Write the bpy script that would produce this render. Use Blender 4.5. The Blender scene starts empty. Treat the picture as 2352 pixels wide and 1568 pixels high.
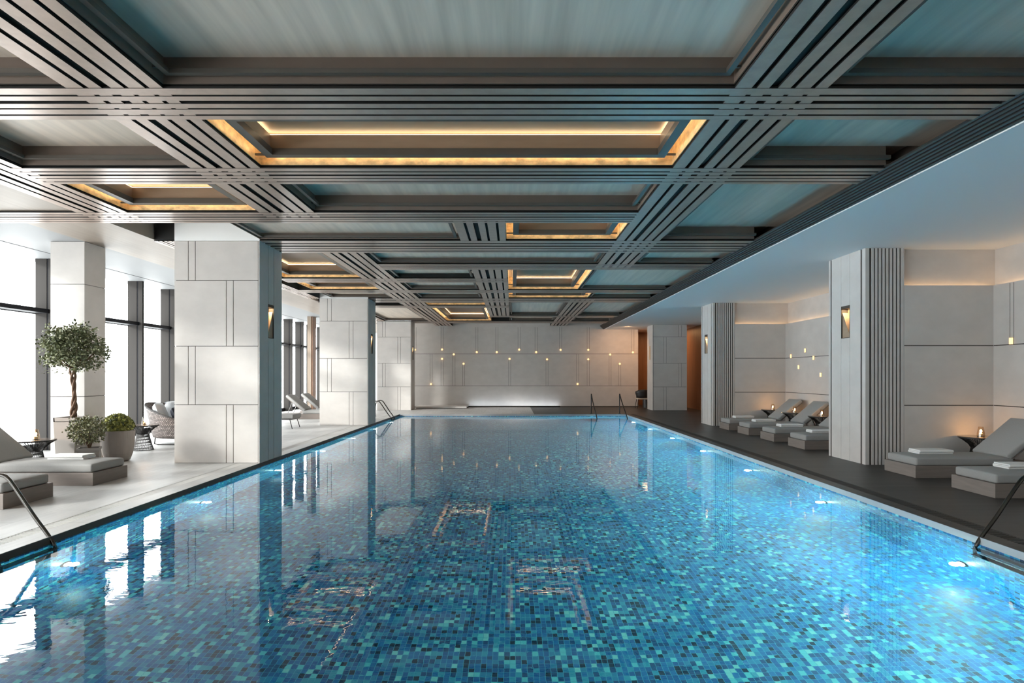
import bpy, math, random
from mathutils import Vector, Matrix
random.seed(7)
C = bpy.context.scene.collection
PI = math.pi
sc = bpy.context.scene

# ------------------------------------------------------------------ camera
H = 1.6
F = 1400.0                      # focal length in pixels of the 2352 px wide frame
cam_d = bpy.data.cameras.new('camera'); cam = bpy.data.objects.new('camera', cam_d); C.objects.link(cam)
cam.location = (0, 0, H); cam.rotation_euler = (PI/2, 0, 0)
cam_d.sensor_width = 36; cam_d.lens = F*36/2352; cam_d.shift_y = 76.5/2352
cam_d.clip_start = 0.05; cam_d.clip_end = 300
sc.camera = cam

# ------------------------------------------------------------------ light and exposure
sc.view_settings.view_transform = 'Standard'; sc.view_settings.look = 'None'
sc.view_settings.gamma = 1; sc.view_settings.use_curve_mapping = False
sc.view_settings.exposure = 1.0
sc.cycles.use_denoising = True
sc.cycles.max_bounces = 10; sc.cycles.diffuse_bounces = 5; sc.cycles.glossy_bounces = 4
sc.cycles.transparent_max_bounces = 16; sc.cycles.sample_clamp_indirect = 4.0
sc.cycles.caustics_reflective = False; sc.cycles.caustics_refractive = True
W = bpy.data.worlds.new('world'); sc.world = W; W.use_nodes = True
W.node_tree.nodes['Background'].inputs[0].default_value = (0.97, 0.985, 1.0, 1)
W.node_tree.nodes['Background'].inputs[1].default_value = 5.0
def light(name, kind, loc, energy, color=(1, 1, 1), rot=(0, 0, 0), parent=None, **kw):
    d = bpy.data.lights.new(name, kind); d.energy = energy; d.color = color
    for k, v in kw.items(): setattr(d, k, v)
    o = bpy.data.objects.new(name, d); C.objects.link(o); o.location = loc; o.rotation_euler = rot
    if parent: o.parent = parent
    return o
sun_dir = Vector((1, 0.62, -0.36))
sun = light('sun', 'SUN', (-20, 0, 10), 2.7, (1, 0.975, 0.945), angle=math.radians(6.0))
sun.rotation_euler = sun_dir.to_track_quat('-Z', 'Y').to_euler()
for y0, y1 in ((-6, 15), (15, 36)):      # portals in the window opening
    p = light('window_portal', 'AREA', (-10.35, (y0+y1)/2, 2.02), 1, rot=(0, -PI/2, 0), shape='RECTANGLE', size=4.04, size_y=y1-y0)
    p.data.cycles.is_portal = True
p = light('window_portal', 'AREA', (-8.55, -6.3, 2.0), 1, rot=(PI/2, 0, 0), shape='RECTANGLE', size=3.2, size_y=3.9)  # portal for the added fill glazing behind the viewpoint
p.data.cycles.is_portal = True

# ------------------------------------------------------------------ materials
def new_mat(name):
    m = bpy.data.materials.new(name); m.use_nodes = True
    nt = m.node_tree; return m, nt, nt.nodes['Principled BSDF']
def N(nt, t, **kw):
    n = nt.nodes.new(t)
    for k, v in kw.items(): setattr(n, k, v)
    return n
def L(nt, a, b): nt.links.new(a, b)
def plain(name, col, rough=0.5, metal=0.0, spec=0.5, noise=0.0, scale=(3, 3, 3), bump=0.0, coat=0.0, bscale=None):
    m, nt, b = new_mat(name)
    b.inputs['Base Color'].default_value = (*col, 1); b.inputs['Roughness'].default_value = rough
    b.inputs['Metallic'].default_value = metal; b.inputs['Specular IOR Level'].default_value = spec
    b.inputs['Coat Weight'].default_value = coat; b.inputs['Coat Roughness'].default_value = 0.12
    if noise or bump:
        g = N(nt, 'ShaderNodeNewGeometry'); mp = N(nt, 'ShaderNodeMapping'); mp.inputs['Scale'].default_value = scale
        L(nt, g.outputs['Position'], mp.inputs['Vector'])
        t = N(nt, 'ShaderNodeTexNoise'); t.inputs['Scale'].default_value = 1; t.inputs['Detail'].default_value = 6
        t.inputs['Roughness'].default_value = 0.6
        L(nt, mp.outputs[0], t.inputs['Vector'])
        r = N(nt, 'ShaderNodeMapRange'); r.inputs['From Min'].default_value = 0.25; r.inputs['From Max'].default_value = 0.75
        r.inputs['To Min'].default_value = 1-noise; r.inputs['To Max'].default_value = 1+noise
        L(nt, t.outputs['Fac'], r.inputs['Value'])
        mx = N(nt, 'ShaderNodeMix', data_type='RGBA', blend_type='MULTIPLY'); mx.inputs[0].default_value = 1
        mx.inputs[6].default_value = (*col, 1)
        cb = N(nt, 'ShaderNodeCombineColor')
        for i in range(3): L(nt, r.outputs[0], cb.inputs[i])
        L(nt, cb.outputs[0], mx.inputs[7]); L(nt, mx.outputs[2], b.inputs['Base Color'])
        if bump:
            bp = N(nt, 'ShaderNodeBump'); bp.inputs['Strength'].default_value = bump; bp.inputs['Distance'].default_value = 0.01
            if bscale:
                t2 = N(nt, 'ShaderNodeTexNoise'); t2.inputs['Scale'].default_value = bscale; t2.inputs['Detail'].default_value = 3
                L(nt, g.outputs['Position'], t2.inputs['Vector']); L(nt, t2.outputs['Fac'], bp.inputs['Height'])
            else:
                L(nt, t.outputs['Fac'], bp.inputs['Height'])
            L(nt, bp.outputs[0], b.inputs['Normal'])
    return m
def emit(name, col, strength):
    m, nt, b = new_mat(name)
    b.inputs['Base Color'].default_value = (*[min(1, c) for c in col], 1)
    b.inputs['Emission Color'].default_value = (*col, 1); b.inputs['Emission Strength'].default_value = strength
    return m
def planked(name, col, board, joint, axis, gap=0.004, noise=0.12, rough=0.5, spec=0.5, streak=(1.2, 14, 14), jcol=0.35):
    """boards of (length, width) laid along the given axis, with fine joints and a grain"""
    m, nt, b = new_mat(name)
    g = N(nt, 'ShaderNodeNewGeometry'); s = N(nt, 'ShaderNodeSeparateXYZ'); L(nt, g.outputs['Position'], s.inputs[0])
    cb = N(nt, 'ShaderNodeCombineXYZ')
    L(nt, s.outputs[0 if axis == 'x' else 1], cb.inputs[0]); L(nt, s.outputs[1 if axis == 'x' else 0], cb.inputs[1])
    br = N(nt, 'ShaderNodeTexBrick'); br.offset = 0.5
    br.inputs['Scale'].default_value = 1; br.inputs['Brick Width'].default_value = board; br.inputs['Row Height'].default_value = joint
    br.inputs['Mortar Size'].default_value = gap; br.inputs['Mortar Smooth'].default_value = 0.2
    br.inputs['Color1'].default_value = (1-noise, 1-noise, 1-noise, 1); br.inputs['Color2'].default_value = (1+noise, 1+noise, 1+noise, 1)
    br.inputs['Mortar'].default_value = (jcol, jcol, jcol, 1)
    L(nt, cb.outputs[0], br.inputs['Vector'])
    mp = N(nt, 'ShaderNodeMapping'); mp.inputs['Scale'].default_value = streak; L(nt, cb.outputs[0], mp.inputs['Vector'])
    t = N(nt, 'ShaderNodeTexNoise'); t.inputs['Scale'].default_value = 1; t.inputs['Detail'].default_value = 7; L(nt, mp.outputs[0], t.inputs['Vector'])
    r = N(nt, 'ShaderNodeMapRange'); r.inputs['From Min'].default_value = 0.3; r.inputs['From Max'].default_value = 0.7
    r.inputs['To Min'].default_value = 1-noise*1.6; r.inputs['To Max'].default_value = 1+noise*1.2; L(nt, t.outputs['Fac'], r.inputs['Value'])
    c2 = N(nt, 'ShaderNodeCombineColor')
    for i in range(3): L(nt, r.outputs[0], c2.inputs[i])
    m1 = N(nt, 'ShaderNodeMix', data_type='RGBA', blend_type='MULTIPLY'); m1.inputs[0].default_value = 1
    L(nt, br.outputs['Color'], m1.inputs[6]); L(nt, c2.outputs[0], m1.inputs[7])
    m2 = N(nt, 'ShaderNodeMix', data_type='RGBA', blend_type='MULTIPLY'); m2.inputs[0].default_value = 1
    L(nt, m1.outputs[2], m2.inputs[6]); m2.inputs[7].default_value = (*col, 1); L(nt, m2.outputs[2], b.inputs['Base Color'])
    b.inputs['Roughness'].default_value = rough; b.inputs['Specular IOR Level'].default_value = spec
    return m

M = {}
M['stone'] = plain('pale_stone', (0.60, 0.565, 0.535), 0.55, noise=0.07, scale=(2.2, 2.2, 3.1))
M['stone_gap'] = plain('joint', (0.06, 0.052, 0.045), 0.8)
M['white'] = plain('white_plaster', (0.88, 0.885, 0.88), 0.6)
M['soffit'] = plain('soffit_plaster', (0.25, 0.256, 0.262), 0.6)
M['cream_wood'] = planked('cream_wood_ceiling', (0.27, 0.225, 0.185), 60, 0.6, 'y', 0.001, 0.04, 0.5)
M['slat'] = plain('bronze_slat', (0.41, 0.305, 0.245), 0.30, metal=0.30, noise=0.13, scale=(9, 9, 9), bump=0.035, bscale=4)
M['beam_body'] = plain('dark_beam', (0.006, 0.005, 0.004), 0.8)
M['frame_dark'] = plain('coffer_frame', (0.085, 0.072, 0.06), 0.38, noise=0.1)
M['pelmet'] = plain('pelmet_wood', (0.36, 0.25, 0.17), 0.5, noise=0.12, scale=(2, 2, 9))
M['panel'] = planked('ceiling_wood', (0.78, 0.655, 0.54), 60, 60, 'y', 0.0, 0.10, 0.42, streak=(0.5, 9, 9))
M['panel_brown'] = plain('brown_ceiling_panel', (0.26, 0.19, 0.145), 0.5, noise=0.08)
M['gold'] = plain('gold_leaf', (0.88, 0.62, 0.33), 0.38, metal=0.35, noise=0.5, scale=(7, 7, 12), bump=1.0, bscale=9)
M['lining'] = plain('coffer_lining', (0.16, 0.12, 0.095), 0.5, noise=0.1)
M['led'] = emit('warm_strip', (1.0, 0.78, 0.47), 6.0)
M['cove'] = emit('cove_strip', (1.0, 0.66, 0.34), 2.6)
M['deck_light'] = planked('pale_deck', (0.47, 0.465, 0.455), 1.2, 0.6, 'y', 0.004, 0.06, 0.42, jcol=0.6)
M['deck_dark'] = planked('charcoal_deck', (0.032, 0.0305, 0.029), 1.8, 0.3, 'x', 0.003, 0.26, 0.42, spec=0.45, jcol=0.5)
M['coping'] = plain('coping_stone', (0.42, 0.41, 0.41), 0.45, noise=0.08)
M['grate_pale'] = plain('pale_grate', (0.5, 0.49, 0.47), 0.5)
M['grate_dark'] = plain('dark_grate', (0.035, 0.033, 0.031), 0.5)
M['black'] = plain('black_slot', (0.008, 0.008, 0.008), 0.7)
M['mullion'] = plain('grey_mullion', (0.034, 0.031, 0.029), 0.65, spec=0.12)
M['mullion_dark'] = plain('dark_mullion', (0.012, 0.012, 0.015), 0.6, spec=0.15)
M['steel'] = plain('dark_steel', (0.13, 0.125, 0.12), 0.14, metal=1.0)
M['wood_base'] = plain('grey_wood', (0.21, 0.175, 0.155), 0.5, noise=0.14, scale=(3, 3, 26))
M['mattress'] = plain('grey_fabric', (0.33, 0.325, 0.315), 0.9, noise=0.05, scale=(60, 60, 60))
M['towel'] = plain('white_towel', (0.80, 0.79, 0.77), 0.95, noise=0.03, scale=(40, 40, 40), bump=0.15, bscale=120)
M['wire'] = plain('dark_wire', (0.03, 0.028, 0.027), 0.35, metal=0.6)
M['table_top'] = plain('table_top', (0.10, 0.09, 0.085), 0.12)
M['wax'] = plain('candle_wax', (0.85, 0.74, 0.55), 0.5)
M['flame'] = emit('flame', (1.0, 0.62, 0.22), 30)
M['pot'] = plain('taupe_pot', (0.22, 0.19, 0.17), 0.7, noise=0.06)
M['pot_pale'] = plain('pale_pot', (0.25, 0.225, 0.205), 0.7, noise=0.04)
M['bark'] = plain('bark', (0.13, 0.075, 0.045), 0.8, noise=0.3, scale=(30, 30, 12), bump=0.6)
M['soil'] = plain('soil', (0.03, 0.022, 0.015), 0.9)
M['brown_wood'] = plain('brown_wood', (0.24, 0.115, 0.058), 0.45, noise=0.2, scale=(10, 10, 1))
M['tan_wood'] = plain('tan_wood', (0.30, 0.235, 0.18), 0.5, noise=0.15, scale=(12, 12, 1))
M['chair_black'] = plain('black_leather', (0.018, 0.016, 0.016), 0.45)
M['seat_cream'] = plain('cream_seat', (0.62, 0.52, 0.42), 0.7)
M['cushion_white'] = plain('white_cushion', (0.78, 0.80, 0.83), 0.9, noise=0.04, scale=(20, 20, 20))
M['cushion_navy'] = plain('navy_cushion', (0.015, 0.018, 0.028), 0.85)
M['cushion_blue'] = plain('pale_blue_cushion', (0.42, 0.55, 0.62), 0.85)
M['lamp_gold'] = emit('sconce_glow', (1.0, 0.62, 0.28), 0.85)
M['pool_lens'] = emit('pool_lens', (0.80, 0.97, 1.0), 14)
M['cool_led'] = emit('cool_strip', (0.80, 0.90, 1.0), 5)
M['niche_back'] = plain('niche_brass', (0.55, 0.40, 0.24), 0.4, metal=0.3)
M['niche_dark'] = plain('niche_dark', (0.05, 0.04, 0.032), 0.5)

def leafy(name, c1, c2, c3):
    m, nt, b = new_mat(name)
    o = N(nt, 'ShaderNodeNewGeometry')
    r = N(nt, 'ShaderNodeValToRGB'); e = r.color_ramp.elements
    e[0].color = (*c1, 1); e[1].color = (*c3, 1); x = e.new(0.5); x.color = (*c2, 1)
    L(nt, o.outputs['Random Per Island'], r.inputs[0]); L(nt, r.outputs[0], b.inputs['Base Color'])
    b.inputs['Roughness'].default_value = 0.55
    return m
M['leaf'] = leafy('olive_leaf', (0.04, 0.055, 0.018), (0.12, 0.14, 0.06), (0.30, 0.31, 0.18))
M['leaf_small'] = leafy('shrub_leaf', (0.045, 0.05, 0.018), (0.13, 0.14, 0.055), (0.30, 0.28, 0.14))
M['moss'] = leafy('moss_leaf', (0.02, 0.03, 0.006), (0.12, 0.13, 0.02), (0.34, 0.33, 0.07))

def wicker():
    m, nt, b = new_mat('woven_rattan')
    g = N(nt, 'ShaderNodeTexCoord'); mp = N(nt, 'ShaderNodeMapping'); mp.inputs['Scale'].default_value = (1, 1, 1)
    L(nt, g.outputs['UV'], mp.inputs['Vector'])
    br = N(nt, 'ShaderNodeTexBrick'); br.offset = 0.5; br.inputs['Scale'].default_value = 1
    br.inputs['Brick Width'].default_value = 0.05; br.inputs['Row Height'].default_value = 0.032; br.inputs['Mortar Size'].default_value = 0.006
    br.inputs['Color1'].default_value = (0.30, 0.25, 0.23, 1); br.inputs['Color2'].default_value = (0.14, 0.11, 0.10, 1); br.inputs['Mortar'].default_value = (0.02, 0.015, 0.013, 1)
    L(nt, mp.outputs[0], br.inputs['Vector']); L(nt, br.outputs['Color'], b.inputs['Base Color'])
    bp = N(nt, 'ShaderNodeBump'); bp.inputs['Strength'].default_value = 0.8; bp.inputs['Distance'].default_value = 0.01; bp.invert = True
    L(nt, br.outputs['Fac'], bp.inputs['Height']); L(nt, bp.outputs[0], b.inputs['Normal']); b.inputs['Roughness'].default_value = 0.6
    return m
M['wicker'] = wicker()

def glass(name, tint, amount=0.06):
    m = bpy.data.materials.new(name); m.use_nodes = True; nt = m.node_tree; nt.nodes.clear()
    out = N(nt, 'ShaderNodeOutputMaterial'); mx = N(nt, 'ShaderNodeMixShader'); tr = N(nt, 'ShaderNodeBsdfTransparent'); gl = N(nt, 'ShaderNodeBsdfGlossy')
    tr.inputs[0].default_value = (*tint, 1); gl.inputs['Roughness'].default_value = 0.02; mx.inputs[0].default_value = amount
    L(nt, tr.outputs[0], mx.inputs[1]); L(nt, gl.outputs[0], mx.inputs[2]); L(nt, mx.outputs[0], out.inputs[0])
    return m
M['glass'] = glass('window_glass', (0.97, 0.985, 0.98), 0.04)
M['lantern_glass'] = glass('lantern_glass', (0.86, 0.74, 0.62), 0.10)

def water():
    m = bpy.data.materials.new('pool_water'); m.use_nodes = True; nt = m.node_tree; nt.nodes.clear()
    out = N(nt, 'ShaderNodeOutputMaterial'); mx = N(nt, 'ShaderNodeMixShader'); tr = N(nt, 'ShaderNodeBsdfRefraction'); gl = N(nt, 'ShaderNodeBsdfGlossy')
    tr.inputs['IOR'].default_value = 1.33; tr.inputs['Roughness'].default_value = 0.0
    tr.inputs[0].default_value = (0.80, 0.95, 0.98, 1); gl.inputs['Roughness'].default_value = 0.0; gl.inputs[0].default_value = (1, 1, 1, 1)
    g = N(nt, 'ShaderNodeNewGeometry')
    mp = N(nt, 'ShaderNodeMapping'); mp.inputs['Scale'].default_value = (1.0, 1.6, 1); L(nt, g.outputs['Position'], mp.inputs['Vector'])
    t = N(nt, 'ShaderNodeTexNoise'); t.inputs['Scale'].default_value = 5.5; t.inputs['Detail'].default_value = 2; t.inputs['Roughness'].default_value = 0.45
    t.inputs['Distortion'].default_value = 0.4; L(nt, mp.outputs[0], t.inputs['Vector'])
    bp = N(nt, 'ShaderNodeBump'); bp.inputs['Strength'].default_value = 0.25; bp.inputs['Distance'].default_value = 0.003
    L(nt, t.outputs['Fac'], bp.inputs['Height'])
    fr = N(nt, 'ShaderNodeFresnel'); fr.inputs['IOR'].default_value = 1.33
    L(nt, bp.outputs[0], gl.inputs['Normal']); L(nt, bp.outputs[0], tr.inputs['Normal']); L(nt, bp.outputs[0], fr.inputs['Normal'])
    L(nt, fr.outputs[0], mx.inputs[0]); L(nt, tr.outputs[0], mx.inputs[1]); L(nt, gl.outputs[0], mx.inputs[2]); L(nt, mx.outputs[0], out.inputs[0])
    return m
M['water'] = water()

def mosaic():
    m, nt, b = new_mat('pool_mosaic')
    g = N(nt, 'ShaderNodeNewGeometry')
    wv = N(nt, 'ShaderNodeTexNoise'); wv.inputs['Scale'].default_value = 5.0; wv.inputs['Detail'].default_value = 2; L(nt, g.outputs['Position'], wv.inputs['Vector'])
    sb = N(nt, 'ShaderNodeVectorMath', operation='SUBTRACT'); sb.inputs[1].default_value = (0.5, 0.5, 0.5); L(nt, wv.outputs['Color'], sb.inputs[0])
    scl = N(nt, 'ShaderNodeVectorMath', operation='SCALE'); scl.inputs['Scale'].default_value = 0.012; L(nt, sb.outputs[0], scl.inputs[0])
    ad = N(nt, 'ShaderNodeVectorMath', operation='ADD'); L(nt, g.outputs['Position'], ad.inputs[0]); L(nt, scl.outputs[0], ad.inputs[1])
    ad2 = N(nt, 'ShaderNodeVectorMath', operation='ADD'); L(nt, g.outputs['Position'], ad2.inputs[0]); ad2.inputs[1].default_value = (0, 0, 0)
    # the wobble only across the floor plane: keep the coordinate along the normal unchanged
    nrm = N(nt, 'ShaderNodeVectorMath', operation='ABSOLUTE'); L(nt, g.outputs['Normal'], nrm.inputs[0])
    inv = N(nt, 'ShaderNodeVectorMath', operation='SUBTRACT'); inv.inputs[0].default_value = (1, 1, 1); L(nt, nrm.outputs[0], inv.inputs[1])
    mu = N(nt, 'ShaderNodeVectorMath', operation='MULTIPLY'); L(nt, scl.outputs[0], mu.inputs[0]); L(nt, inv.outputs[0], mu.inputs[1])
    L(nt, mu.outputs[0], ad2.inputs[1])
    dv = N(nt, 'ShaderNodeVectorMath', operation='DIVIDE'); dv.inputs[1].default_value = (0.046, 0.058, 0.046); L(nt, ad2.outputs[0], dv.inputs[0])
    of = N(nt, 'ShaderNodeVectorMath', operation='ADD'); of.inputs[1].default_value = (500.37, 500.43, 500.31); L(nt, dv.outputs[0], of.inputs[0])
    fl = N(nt, 'ShaderNodeVectorMath', operation='FLOOR'); L(nt, of.outputs[0], fl.inputs[0])
    wn = N(nt, 'ShaderNodeTexWhiteNoise', noise_dimensions='3D'); L(nt, fl.outputs[0], wn.inputs['Vector'])
    r = N(nt, 'ShaderNodeValToRGB'); r.color_ramp.interpolation = 'CONSTANT'; e = r.color_ramp.elements
    cols = [(0.0, (0.006, 0.025, 0.06)), (0.10, (0.010, 0.075, 0.20)), (0.27, (0.009, 0.115, 0.32)), (0.46, (0.011, 0.165, 0.40)),
            (0.66, (0.024, 0.235, 0.41)), (0.80, (0.04, 0.33, 0.46)), (0.89, (0.13, 0.58, 0.62)), (0.96, (0.24, 0.66, 0.64))]
    e[0].position = 0; e[0].color = (*cols[0][1], 1); e[1].position = cols[1][0]; e[1].color = (*cols[1][1], 1)
    for p, c in cols[2:]: x = e.new(p); x.color = (*c, 1)
    L(nt, wn.outputs['Value'], r.inputs[0])
    fc = N(nt, 'ShaderNodeVectorMath', operation='FRACTION'); L(nt, of.outputs[0], fc.inputs[0])
    s1 = N(nt, 'ShaderNodeVectorMath', operation='SUBTRACT'); L(nt, fc.outputs[0], s1.inputs[0]); s1.inputs[1].default_value = (0.5, 0.5, 0.5)
    ab = N(nt, 'ShaderNodeVectorMath', operation='ABSOLUTE'); L(nt, s1.outputs[0], ab.inputs[0])
    am = N(nt, 'ShaderNodeVectorMath', operation='MULTIPLY'); L(nt, ab.outputs[0], am.inputs[0]); L(nt, inv.outputs[0], am.inputs[1])
    sp = N(nt, 'ShaderNodeSeparateXYZ'); L(nt, am.outputs[0], sp.inputs[0])
    mx1 = N(nt, 'ShaderNodeMath', operation='MAXIMUM'); L(nt, sp.outputs[0], mx1.inputs[0]); L(nt, sp.outputs[2], mx1.inputs[1])
    g1 = N(nt, 'ShaderNodeMath', operation='GREATER_THAN'); g1.inputs[1].default_value = 0.455; L(nt, mx1.outputs[0], g1.inputs[0])
    g2 = N(nt, 'ShaderNodeMath', operation='GREATER_THAN'); g2.inputs[1].default_value = 0.475; L(nt, sp.outputs[1], g2.inputs[0])
    mm = N(nt, 'ShaderNodeMath', operation='MAXIMUM'); L(nt, g1.outputs[0], mm.inputs[0]); L(nt, g2.outputs[0], mm.inputs[1])
    mc = N(nt, 'ShaderNodeMix', data_type='RGBA'); L(nt, mm.outputs[0], mc.inputs[0]); L(nt, r.outputs[0], mc.inputs[6]); mc.inputs[7].default_value = (0.085, 0.40, 0.52, 1)
    L(nt, mc.outputs[2], b.inputs['Base Color']); b.inputs['Roughness'].default_value = 0.35
    return m
M['mosaic'] = mosaic()

# ------------------------------------------------------------------ mesh helpers
class MB:
    def __init__(s): s.v = []; s.f = []; s.uv = None
    def box(s, x0, x1, y0, y1, z0, z1):
        n = len(s.v)
        s.v += [(x0, y0, z0), (x1, y0, z0), (x1, y1, z0), (x0, y1, z0), (x0, y0, z1), (x1, y0, z1), (x1, y1, z1), (x0, y1, z1)]
        s.f += [(n, n+3, n+2, n+1), (n+4, n+5, n+6, n+7), (n, n+1, n+5, n+4), (n+1, n+2, n+6, n+5), (n+2, n+3, n+7, n+6), (n+3, n, n+4, n+7)]
        return s
    def prism(s, poly, axis, a, b):
        """poly: 2D outline; axis 'x': (y,z) extruded along x; 'y': (x,z); 'z': (x,y)"""
        n = len(s.v); k = len(poly)
        def P(u, v, w): return {'x': (w, u, v), 'y': (u, w, v), 'z': (u, v, w)}[axis]
        s.v += [P(u, v, a) for u, v in poly] + [P(u, v, b) for u, v in poly]
        s.f += [tuple(range(n+k-1, n-1, -1)), tuple(range(n+k, n+2*k))]
        s.f += [(n+i, n+(i+1) % k, n+k+(i+1) % k, n+k+i) for i in range(k)]
        return s
    def tube(s, pts, r, n=10, cap=True):
        pts = [Vector(p) for p in pts]; rs = r if isinstance(r, (list, tuple)) else [r]*len(pts)
        base = len(s.v); up = None
        for i, p in enumerate(pts):
            t = (pts[min(i+1, len(pts)-1)]-pts[max(i-1, 0)]).normalized()
            if up is None: up = Vector((0, 0, 1)) if abs(t.z) < 0.9 else Vector((1, 0, 0))
            u = (up-t*up.dot(t)).normalized(); w = t.cross(u); up = u
            for j in range(n):
                a = 2*PI*j/n; s.v.append(tuple(p+(u*math.cos(a)+w*math.sin(a))*rs[i]))
        for i in range(len(pts)-1):
            for j in range(n):
                a = base+i*n+j; b = base+i*n+(j+1) % n; s.f.append((a, b, b+n, a+n))
        if cap:
            s.f.append(tuple(base+j for j in range(n-1, -1, -1))); e = base+(len(pts)-1)*n; s.f.append(tuple(e+j for j in range(n)))
        return s
    def lathe(s, prof, cx=0, cy=0, n=32, cap=True):
        base = len(s.v)
        for r, z in prof:
            for j in range(n):
                a = 2*PI*j/n; s.v.append((cx+r*math.cos(a), cy+r*math.sin(a), z))
        for i in range(len(prof)-1):
            for j in range(n):
                a = base+i*n+j; b = base+i*n+(j+1) % n; s.f.append((a, b, b+n, a+n))
        if cap:
            s.f.append(tuple(base+j for j in range(n-1, -1, -1))); e = base+(len(prof)-1)*n; s.f.append(tuple(e+j for j in range(n)))
        return s
    def ball(s, c, r, n=12):
        prof = [(max(1e-4, r*math.sin(PI*i/n)), c[2]-r*math.cos(PI*i/n)) for i in range(n+1)]
        return s.lathe(prof, c[0], c[1], n*2, False)
    def leaf(s, p, d, w, l, up):
        n = len(s.v); side = d.cross(up); side = side.normalized() if side.length > 1e-4 else Vector((1, 0, 0))
        s.v += [tuple(p), tuple(p+d*l*0.5+side*w), tuple(p+d*l), tuple(p+d*l*0.5-side*w)]; s.f.append((n, n+1, n+2, n+3))
    def build(s, name, mat, parent=None, loc=None, bevel=0, seg=2, smooth=False, kind=None, label=None):
        me = bpy.data.meshes.new(name); me.from_pydata(s.v, [], s.f); me.update()
        me.materials.append(M[mat] if isinstance(mat, str) else mat)
        if smooth:
            for p in me.polygons: p.use_smooth = True
        o = bpy.data.objects.new(name, me); C.objects.link(o)
        if loc: o.location = loc
        if parent: o.parent = parent
        if bevel:
            b = o.modifiers.new('bevel', 'BEVEL'); b.width = bevel; b.segments = seg; b.limit_method = 'ANGLE'
        if kind: o['kind'] = kind
        if label: o['label'] = label
        return o
def slat_build(mb, r):             # bronze face; side edges coloured black to paint shade into the gaps
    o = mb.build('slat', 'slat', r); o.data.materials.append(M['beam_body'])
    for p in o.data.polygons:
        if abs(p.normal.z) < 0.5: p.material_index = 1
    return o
def thing(name, label, cat, loc=(0, 0, 0), rz=0, group=None):
    o = bpy.data.objects.new(name, None); C.objects.link(o); o.location = loc; o.rotation_euler = (0, 0, rz); o.empty_display_size = 0.1
    o['label'] = label; o['category'] = cat
    if group: o['group'] = group
    return o
def tag(o, label, cat, group=None):
    o['label'] = label; o['category'] = cat
    if group: o['group'] = group
    return o
def struct(mb, name, mat, **kw): return mb.build(name, mat, kind='structure', **kw)
def struct_root(name):
    o = bpy.data.objects.new(name, None); C.objects.link(o); o['kind'] = 'structure'; return o
def dup(o, parent=None):
    c = o.copy(); C.objects.link(c); c.parent = parent
    for ch in list(o.children): dup(ch, c)
    return c
def copy_thing(src, loc, rz, label):
    c = dup(src); c.location = loc; c.rotation_euler = (0, 0, rz); c['label'] = label
    return c
ORD = ['first', 'second', 'third', 'fourth', 'fifth', 'sixth', 'seventh', 'eighth', 'ninth', 'tenth', 'eleventh', 'twelfth', 'thirteenth',
       'fourteenth', 'fifteenth', 'sixteenth', 'seventeenth', 'eighteenth', 'nineteenth', 'twentieth']

# ------------------------------------------------------------------ pool and decks
PX0, PX1, PY0, PY1 = -4.571, 4.618, -1.0, 24.75
WZ, BZ = -0.088, -1.48
struct(MB().box(PX0-0.02, PX1+0.02, PY0-0.02, PY1+0.02, BZ-0.12, BZ), 'floor_pool', 'mosaic')
struct(MB().box(PX0-0.05, PX0, PY0, PY1, BZ, -0.075), 'wall_pool_left', 'mosaic')
struct(MB().box(PX1, PX1+0.05, PY0, PY1, BZ, -0.075), 'wall_pool_right', 'mosaic')
struct(MB().box(PX0, PX1, PY1, PY1+0.05, BZ, -0.075), 'wall_pool_far', 'mosaic')
struct(MB().box(PX0, PX1, PY0-0.05, PY0, BZ, -0.075), 'wall_pool_near', 'mosaic')
wt = MB(); wt.v = [(PX0, PY0, WZ), (PX1, PY0, WZ), (PX1, PY1, WZ), (PX0, PY1, WZ)]; wt.f = [(0, 1, 2, 3)]
tag(wt.build('pool_water', 'water'), 'clear still water filling the blue mosaic swimming pool', 'water')['kind'] = 'stuff'
cp = MB(); cp.box(PX0-0.05, PX0, PY0-0.05, PY1+0.05, -0.075, -0.004); struct(cp, 'trim_1', 'niche_dark')  # dark material paints in the shade on this coping face
cp = MB(); cp.box(PX1, PX1+0.05, PY0-0.05, PY1+0.05, -0.075, -0.004); struct(cp, 'trim_2', 'coping')
cp = MB(); cp.box(PX0, PX1, PY1, PY1+0.05, -0.075, -0.004); struct(cp, 'trim_3', 'coping')
WX = -10.09      # window plane
GL = (-4.985, -4.80); GR = (4.79, 4.985)
def slab(name, mat, x0, x1, y0, y1, z1=0.0): struct(MB().box(x0, x1, y0, y1, -0.75, z1), name, mat)
slab('floor_left', 'deck_light', WX-0.4, GL[0], -6, 36)
struct(MB().box(GL[1], PX0, PY0-0.05, PY1+0.05, -0.004, 0.0).box(GL[1], PX0-0.05, PY0-0.05, PY1+0.05, -0.75, -0.004), 'floor_left_edge', 'deck_light')
struct(MB().box(GL[0], PX0, PY1+0.05, 36, -0.75, 0), 'floor_left_far', 'deck_light')
slab('floor_right', 'deck_dark', GR[1], 10.2, -6, 33)
struct(MB().box(PX1, GR[0], PY0-0.05, PY1+0.05, -0.004, 0.0).box(PX1+0.05, GR[0], PY0-0.05, PY1+0.05, -0.75, -0.004), 'floor_right_edge', 'deck_dark')
struct(MB().box(PX1, GR[1], PY1+0.05, 33, -0.75, 0), 'floor_right_far', 'deck_dark')
struct(MB().box(PX0, 0.9, PY1, 33, -0.75 if 0 else -0.004, 0).box(PX0, 0.9, PY1+0.05, 33, -0.75, -0.004), 'floor_far_left', 'deck_light')
struct(MB().box(0.9, PX1, PY1, 33, -0.004, 0).box(0.9, PX1, PY1+0.05, 33, -0.75, -0.004), 'floor_far_right', 'deck_dark')
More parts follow.
